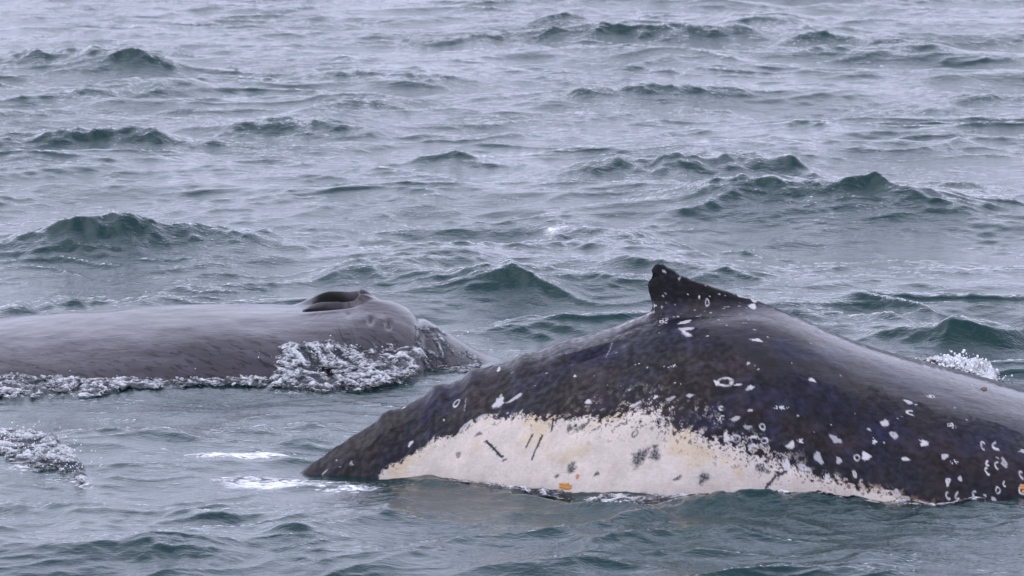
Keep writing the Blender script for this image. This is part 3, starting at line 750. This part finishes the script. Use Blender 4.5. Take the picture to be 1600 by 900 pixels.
rim = np.exp(-((S - 0.01) / 0.022) ** 2) * sstep(0.45, 0.80, X) * (1 - sstep(0.868, 0.885, X)) * sstep(-0.3, 0.3, n2 + 0.3)  # pale scarring beside the fin, with the ridge's sky reflection painted in
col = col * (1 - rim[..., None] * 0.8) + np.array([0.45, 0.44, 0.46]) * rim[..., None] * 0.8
rust = sstep(0.1, 0.5, n2 + 0.4 * n3 + 0.6 - np.abs(d) / 0.05) * sstep(1.9, 2.1, X) * (1 - sstep(2.5, 2.7, X)) * 0.3
col = col * (1 - rust[..., None]) + np.array([0.25, 0.13, 0.04]) * rust[..., None]
fl = edge_level(FILM_EDGE, X)
film = sstep(-0.03, 0.02, fl - S + 0.10 * fbm(X * 4.5, S * 4.5, 4, 181) + 0.02 * n2) * sstep(0.0, 0.12, S) * sstep(0.9, 1.2, X)
runs = sstep(0.15, 0.5, fbm(X * 15, S * 2.6, 3, 191) + 0.25 * n2)
wet = np.clip(0.20 + 0.70 * film + 0.10 * runs * (1 - white) + 0.45 * np.clip(n2, -0.4, 0.8) * (1 - white) + 0.18 * n1 + 0.3 * (S < 0.16) * (X < 0.85) - 0.25 * fin_dark, 0, 1)
co = np.stack([X, Y, Z], -1).reshape(-1, 3)
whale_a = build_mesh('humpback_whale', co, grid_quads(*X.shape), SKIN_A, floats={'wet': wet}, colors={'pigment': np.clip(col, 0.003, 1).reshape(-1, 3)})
tag(whale_a, 'dark humpback whale with hooked dorsal fin and white scarred flank, arching in front', 'whale')

def body_point(Xg, Yg, Zg, Sg, x, s):
    near = Sg.shape[1] // 8
    i = int(np.argmin(np.abs(Xg[:, -1] - x))); j = near + int(np.argmin(np.abs(Sg[i, near:] - s)))
    p = np.array([Xg[i, j], Yg[i, j], Zg[i, j]])
    a = np.array([Xg[i + 4, j] - Xg[i - 4, j], Yg[i + 4, j] - Yg[i - 4, j], Zg[i + 4, j] - Zg[i - 4, j]])
    b = np.array([Xg[i, j + 4] - Xg[i, j - 4], Yg[i, j + 4] - Yg[i, j - 4], Zg[i, j + 4] - Zg[i, j - 4]])
    a /= np.linalg.norm(a); b /= np.linalg.norm(b); n_ = np.cross(a, b); n_ /= np.linalg.norm(n_)
    if n_[1] > 0 and n_[2] < 0.2: n_ = -n_
    if n_[2] < -0.5: n_ = -n_
    return p, a, b, n_

ICO_V, ICO_F = None, None
def ico():
    global ICO_V, ICO_F
    if ICO_V is None:
        t = (1 + 5 ** 0.5) / 2
        v = np.array([(-1, t, 0), (1, t, 0), (-1, -t, 0), (1, -t, 0), (0, -1, t), (0, 1, t), (0, -1, -t), (0, 1, -t), (t, 0, -1), (t, 0, 1), (-t, 0, -1), (-t, 0, 1)], float)
        ICO_V = v / np.linalg.norm(v[0])
        ICO_F = np.array([(0, 11, 5), (0, 5, 1), (0, 1, 7), (0, 7, 10), (0, 10, 11), (1, 5, 9), (5, 11, 4), (11, 10, 2), (10, 7, 6), (7, 1, 8), (3, 9, 4), (3, 4, 2), (3, 2, 6), (3, 6, 8), (3, 8, 9), (4, 9, 5), (2, 4, 11), (6, 2, 10), (8, 6, 7), (9, 8, 1)])
    return ICO_V, ICO_F

def crust(name, grid, x, s, rx, rs, n, size, mat, parent, label, seed):
    """a colony of small lumps sitting on the skin"""
    rg = np.random.default_rng(seed)
    p, a, b, nn = body_point(*grid, x, s)
    V, F = ico(); vs, fs = [], []
    for i in range(n):
        u, v = rg.normal(0, 0.45, 2)
        r_ = size * rg.uniform(0.6, 1.3)
        c = p + a * u * rx + b * v * rs - nn * r_ * 0.15
        q = V * np.array([1.3, 1.0, 0.7]) * r_ * (1 + 0.25 * rg.random((12, 1)))
        vs.append(c + q[:, :1] * a + q[:, 1:2] * b + q[:, 2:3] * nn); fs.append(F + 12 * i)
    o = build_mesh(name, np.concatenate(vs), np.zeros((0, 4), int), mat, parent, tris=np.concatenate(fs))
    o['label'] = label
    return o

ORANGE = plain_material('orange_lice', (0.52, 0.23, 0.05), 0.6)
BROWN = plain_material('brown_crust', (0.10, 0.055, 0.03), 0.6)
GA = (X, Y, Z, S)
crust('lice_patch', GA, 0.328, 1.225, 0.044, 0.020, 80, 0.0065, ORANGE, whale_a, 'orange patch of whale lice low on the white flank', 1)
crust('lice_patch', GA, 0.398, 1.195, 0.010, 0.016, 14, 0.006, ORANGE, whale_a, 'small orange fleck above the orange patch', 2)
crust('barnacle_cluster', GA, 2.92, 0.285, 0.014, 0.035, 22, 0.009, BROWN, whale_a, 'brown barnacle cluster on the back near the right edge', 3)
crust('barnacle_cluster', GA, 3.09, 1.33, 0.02, 0.03, 18, 0.008, ORANGE, whale_a, 'orange-brown barnacles at the right edge near the waterline', 5)

# ------------------------------------------------------------------ the blowhole whale
X2, Y2, Z2, S2, PIT = blowing_whale_grid()
m1 = fbm(X2 * 1.3, S2 * 1.8, 4, 201); m2 = fbm(X2 * 7 + S2 * 3, S2 * 9, 4, 205); m3 = fbm(X2 * 3 - S2 * 1.5, S2 * 11, 3, 209)
base = np.array([0.040, 0.034, 0.042])
col2 = base * (1 + 0.30 * m1[..., None] + 0.18 * m2[..., None])
streak = sstep(0.25, 0.6, fbm(X2 * 2.2 + S2 * 1.6, S2 * 5 - X2 * 2.2, 3, 215)) * sstep(0.5, 0.9, S2) * 0.5
col2 = col2 * (1 + 0.9 * streak[..., None] * np.array([0.8, 0.9, 1.15]))
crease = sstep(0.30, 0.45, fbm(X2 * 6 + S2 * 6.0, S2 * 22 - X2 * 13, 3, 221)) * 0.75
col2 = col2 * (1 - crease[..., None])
col2 = col2 * (1 - 0.93 * PIT[..., None])  # shade inside the blowholes painted in, over darker skin
wet2 = np.clip(0.85 + 0.25 * m1 + 0.1 * m2, 0, 1) * (1 - PIT)
co = np.stack([X2, Y2, Z2], -1).reshape(-1, 3)
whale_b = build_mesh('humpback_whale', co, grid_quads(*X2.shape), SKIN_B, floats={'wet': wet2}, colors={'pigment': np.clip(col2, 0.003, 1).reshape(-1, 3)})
tag(whale_b, 'smooth grey humpback whale with open blowholes, low in the water at the left', 'whale')
GB = (X2, Y2, Z2, S2)

# ------------------------------------------------------------------ whitewater along the whales and breaking crests
def whale_b_z(x, y):
    """height of the smooth whale's skin over a point of the sea"""
    xs = X2[:, 0]
    out = np.full(x.shape, -5.0)
    i = np.clip(np.searchsorted(xs, x[:, 0]), 0, len(xs) - 1)
    for r_ in range(x.shape[0]):
        yy, zz = Y2[i[r_], 60:], Z2[i[r_], 60:]
        k = int(np.argmin(yy)) + 1
        out[r_] = np.interp(y[r_], yy[:k][::-1], zz[:k][::-1], left=-5, right=-5)
    return out

def whitewater(name, label, path, half, lift, rough, amount, seed, n=(160, 44), on_whale=False, freq=12.0, cap=0.3, ramp=None):
    """lumpy water along a path (x, y, height above the sea); half = half width in m along the path"""
    path = np.asarray(path, float)
    L = np.concatenate([[0], np.cumsum(np.hypot(*np.diff(path[:, :2], axis=0).T))])
    t = np.linspace(0, L[-1], n[0]); v = np.linspace(-1, 1, n[1])
    px_, py_ = np.interp(t, L, path[:, 0]), np.interp(t, L, path[:, 1])
    hz = np.interp(t, L, path[:, 2])
    hw = np.interp(t / L[-1], np.linspace(0, 1, len(half)), half)
    xx = np.repeat(px_[:, None], n[1], 1); yy = py_[:, None] + v[None, :] * hw[:, None]
    ends = sstep(0, 0.10, t / L[-1])[:, None] * sstep(1, 0.85, t / L[-1])[:, None]
    side = (1 - np.abs(v[None, :]) ** 4)
    rag = 0.6 * fbm(xx * 4.5, yy * 3, 4, seed + 9)
    body = np.clip(ends * side * 1.3 + rag - 0.28, -0.6, 1)
    body = np.maximum(body, 0.25 * sstep(0.75, 1.0, ends * side))
    warp = 0.35 * fbm(xx * freq * 0.5, yy * freq * 0.4, 2, seed + 40)
    bl = np.clip(1.15 - 1.1 * billow(xx * freq * 0.75 + warp * 2, yy * freq * 0.55 - warp * 2, 3, seed, 0.5), 0, 1.2) ** 1.6
    lump = 0.5 + 0.8 * perlin(xx * 3.1, yy * 2.2, seed + 31)
    level = sea_z(xx, yy)
    if on_whale: level = np.maximum(level, np.minimum(whale_b_z(xx, yy), cap))
    if ramp: level = np.maximum(level, ramp[2] * np.clip((yy - ramp[0]) / (ramp[1] - ramp[0]), 0, 1) ** 1.3 * ends)
    bp = np.clip(body, 0, 1)
    z = level + hz[:, None] + bp * lift * (0.6 + lump) + bp ** 0.7 * rough * (bl - 0.25) - 0.07 * (1 - sstep(-0.3, 0.35, body))
    yy = yy + 0.5 * rough * fbm(xx * freq, yy * freq * 0.7, 2, seed + 21)
    xx = xx + 0.5 * rough * fbm(xx * freq, yy * freq * 0.7, 2, seed + 27)
    fo = np.clip(amount * (0.10 + 1.1 * bl + 0.3 * lump) + 0.25 * (1 - sstep(0, 0.35, bp)), 0, 1.2)
    o = build_mesh(name, np.stack([xx, yy, z], -1).reshape(-1, 3), grid_quads(n[0], n[1], True, (body > -0.42).ravel()), WHITEWATER, floats={'foam': fo, 'cover': np.clip(body, 0, 1)})
    tag(o, label, kind='stuff')
    return o

def ground(pts, z=0.0):
    return [(float(sight(a, b, c if len(p) > 2 else z)[0]), float(sight(a, b, c if len(p) > 2 else z)[1]), (c if len(p) > 2 else z)) for p in pts for (a, b, c) in [tuple(p) + (z,) * (3 - len(p))]]

def band(pts, h=0.0):
    """path over columns given as (column, y in metres)"""
    return [(float(lateral_at(c, y, 0.1)), y, h) for c, y in pts]
whitewater('whitewater', 'churned foam along the waterline of the smooth grey whale', band([(-60, 3.25), (60, 3.22), (150, 3.24), (250, 3.30), (330, 3.33), (400, 3.36), (470, 3.38)]),
           [0.45, 0.45, 0.42, 0.24, 0.16, 0.20, 0.3], 0.012, 0.020, 0.45, 301, (520, 80), True, cap=0.02)
whitewater('whitewater', 'boiling white water against the head of the smooth grey whale', band([(405, 3.40), (445, 3.45), (500, 3.48), (570, 3.55), (630, 3.65), (690, 3.85)]),
           [0.25, 0.62, 0.60, 0.50, 0.42, 0.15], 0.014, 0.022, 0.46, 311, (340, 150), True, ramp=(2.95, 4.0, 0.17), cap=0.22)
whitewater('whitewater', 'glassy broken water sliding off the snout of the smooth grey whale', band([(640, 4.25), (675, 4.2), (710, 4.15), (765, 4.15)]),
           [0.15, 0.45, 0.5, 0.2], 0.002, 0.018, 0.30, 321, (120, 80), True, cap=0.5)
whitewater('whitewater', 'bright white splash behind the back of the spotted whale', ground([(1400, 574), (1440, 580), (1490, 588), (1530, 596), (1570, 606)], 0.0),
           [0.15, 0.3, 0.4, 0.35, 0.15], 0.02, 0.04, 1.3, 331, (170, 70), freq=10)
whitewater('whitewater', 'breaking white wave at the left edge of the photo', ground([(-40, 685), (20, 697), (70, 715), (110, 735), (145, 757)], 0.0),
           [0.55, 0.70, 0.65, 0.42, 0.15], 0.012, 0.030, 0.48, 351, (220, 100), freq=8)
whitewater('whitewater', 'thin broken foam line along the white flank of the spotted whale', ground([(600, 752), (700, 762), (800, 775), (900, 786), (1000, 792), (1090, 795), (1200, 797), (1300, 800), (1450, 803), (1620, 802)], 0.0),
           [0.07, 0.11, 0.10, 0.09, 0.13, 0.13, 0.12, 0.09, 0.08, 0.10], 0.010, 0.014, 0.45, 345, (700, 24), freq=9)

def spray(name, label, pts, seed):
    """droplets: list of (x, y, z, spread x, spread z, count, size)"""
    rg = np.random.default_rng(seed); V, F = ico(); vs, fs, k = [], [], 0
    for (x, y, z, sx, sz, n_, size) in pts:
        for i in range(n_):
            r_ = size * rg.uniform(0.35, 1.0) ** 1.5
            c = np.array([x + rg.normal(0, sx), y + rg.normal(0, sx * 0.8), z + abs(rg.normal(0, sz))])
            vs.append(c + V * r_ * np.array([rg.uniform(0.8, 1.3), 1, rg.uniform(0.8, 1.8)])); fs.append(F + 12 * k); k += 1
    o = build_mesh(name, np.concatenate(vs), np.zeros((0, 4), int), SPRAY, tris=np.concatenate(fs))
    tag(o, label, kind='stuff')

def sp(px, py, z, *rest):
    x, y = sight(px, py, z)
    return (float(x), float(y), z) + rest
spray('spray', 'plume of spray thrown up beside the green wave at the left', [sp(160, 385, 0.05, 0.05, 0.06, 50, 0.016), sp(170, 368, 0.12, 0.04, 0.06, 60, 0.016), sp(180, 352, 0.2, 0.05, 0.05, 40, 0.012), sp(200, 358, 0.15, 0.06, 0.04, 40, 0.012)], 401)
spray('spray', 'droplets flying off the breaking wave at the left edge', [sp(20, 685, 0.1, 0.16, 0.04, 90, 0.0055), sp(70, 705, 0.08, 0.15, 0.04, 90, 0.0055), sp(110, 735, 0.05, 0.1, 0.03, 60, 0.005)], 402)
spray('spray', 'droplets above the white splash behind the spotted whale', [sp(1495, 580, 0.06, 0.10, 0.045, 260, 0.012), sp(1500, 572, 0.10, 0.05, 0.035, 120, 0.011), sp(1530, 592, 0.03, 0.10, 0.02, 120, 0.009), sp(1450, 578, 0.02, 0.12, 0.018, 140, 0.009)], 403)
spray('spray', 'droplets over the foam beside the smooth grey whale', [sp(40, 600, 0.05, 0.25, 0.04, 40, 0.005), sp(200, 598, 0.05, 0.3, 0.03, 30, 0.005), sp(500, 560, 0.15, 0.25, 0.05, 50, 0.005), sp(690, 535, 0.12, 0.12, 0.04, 30, 0.006)], 404)
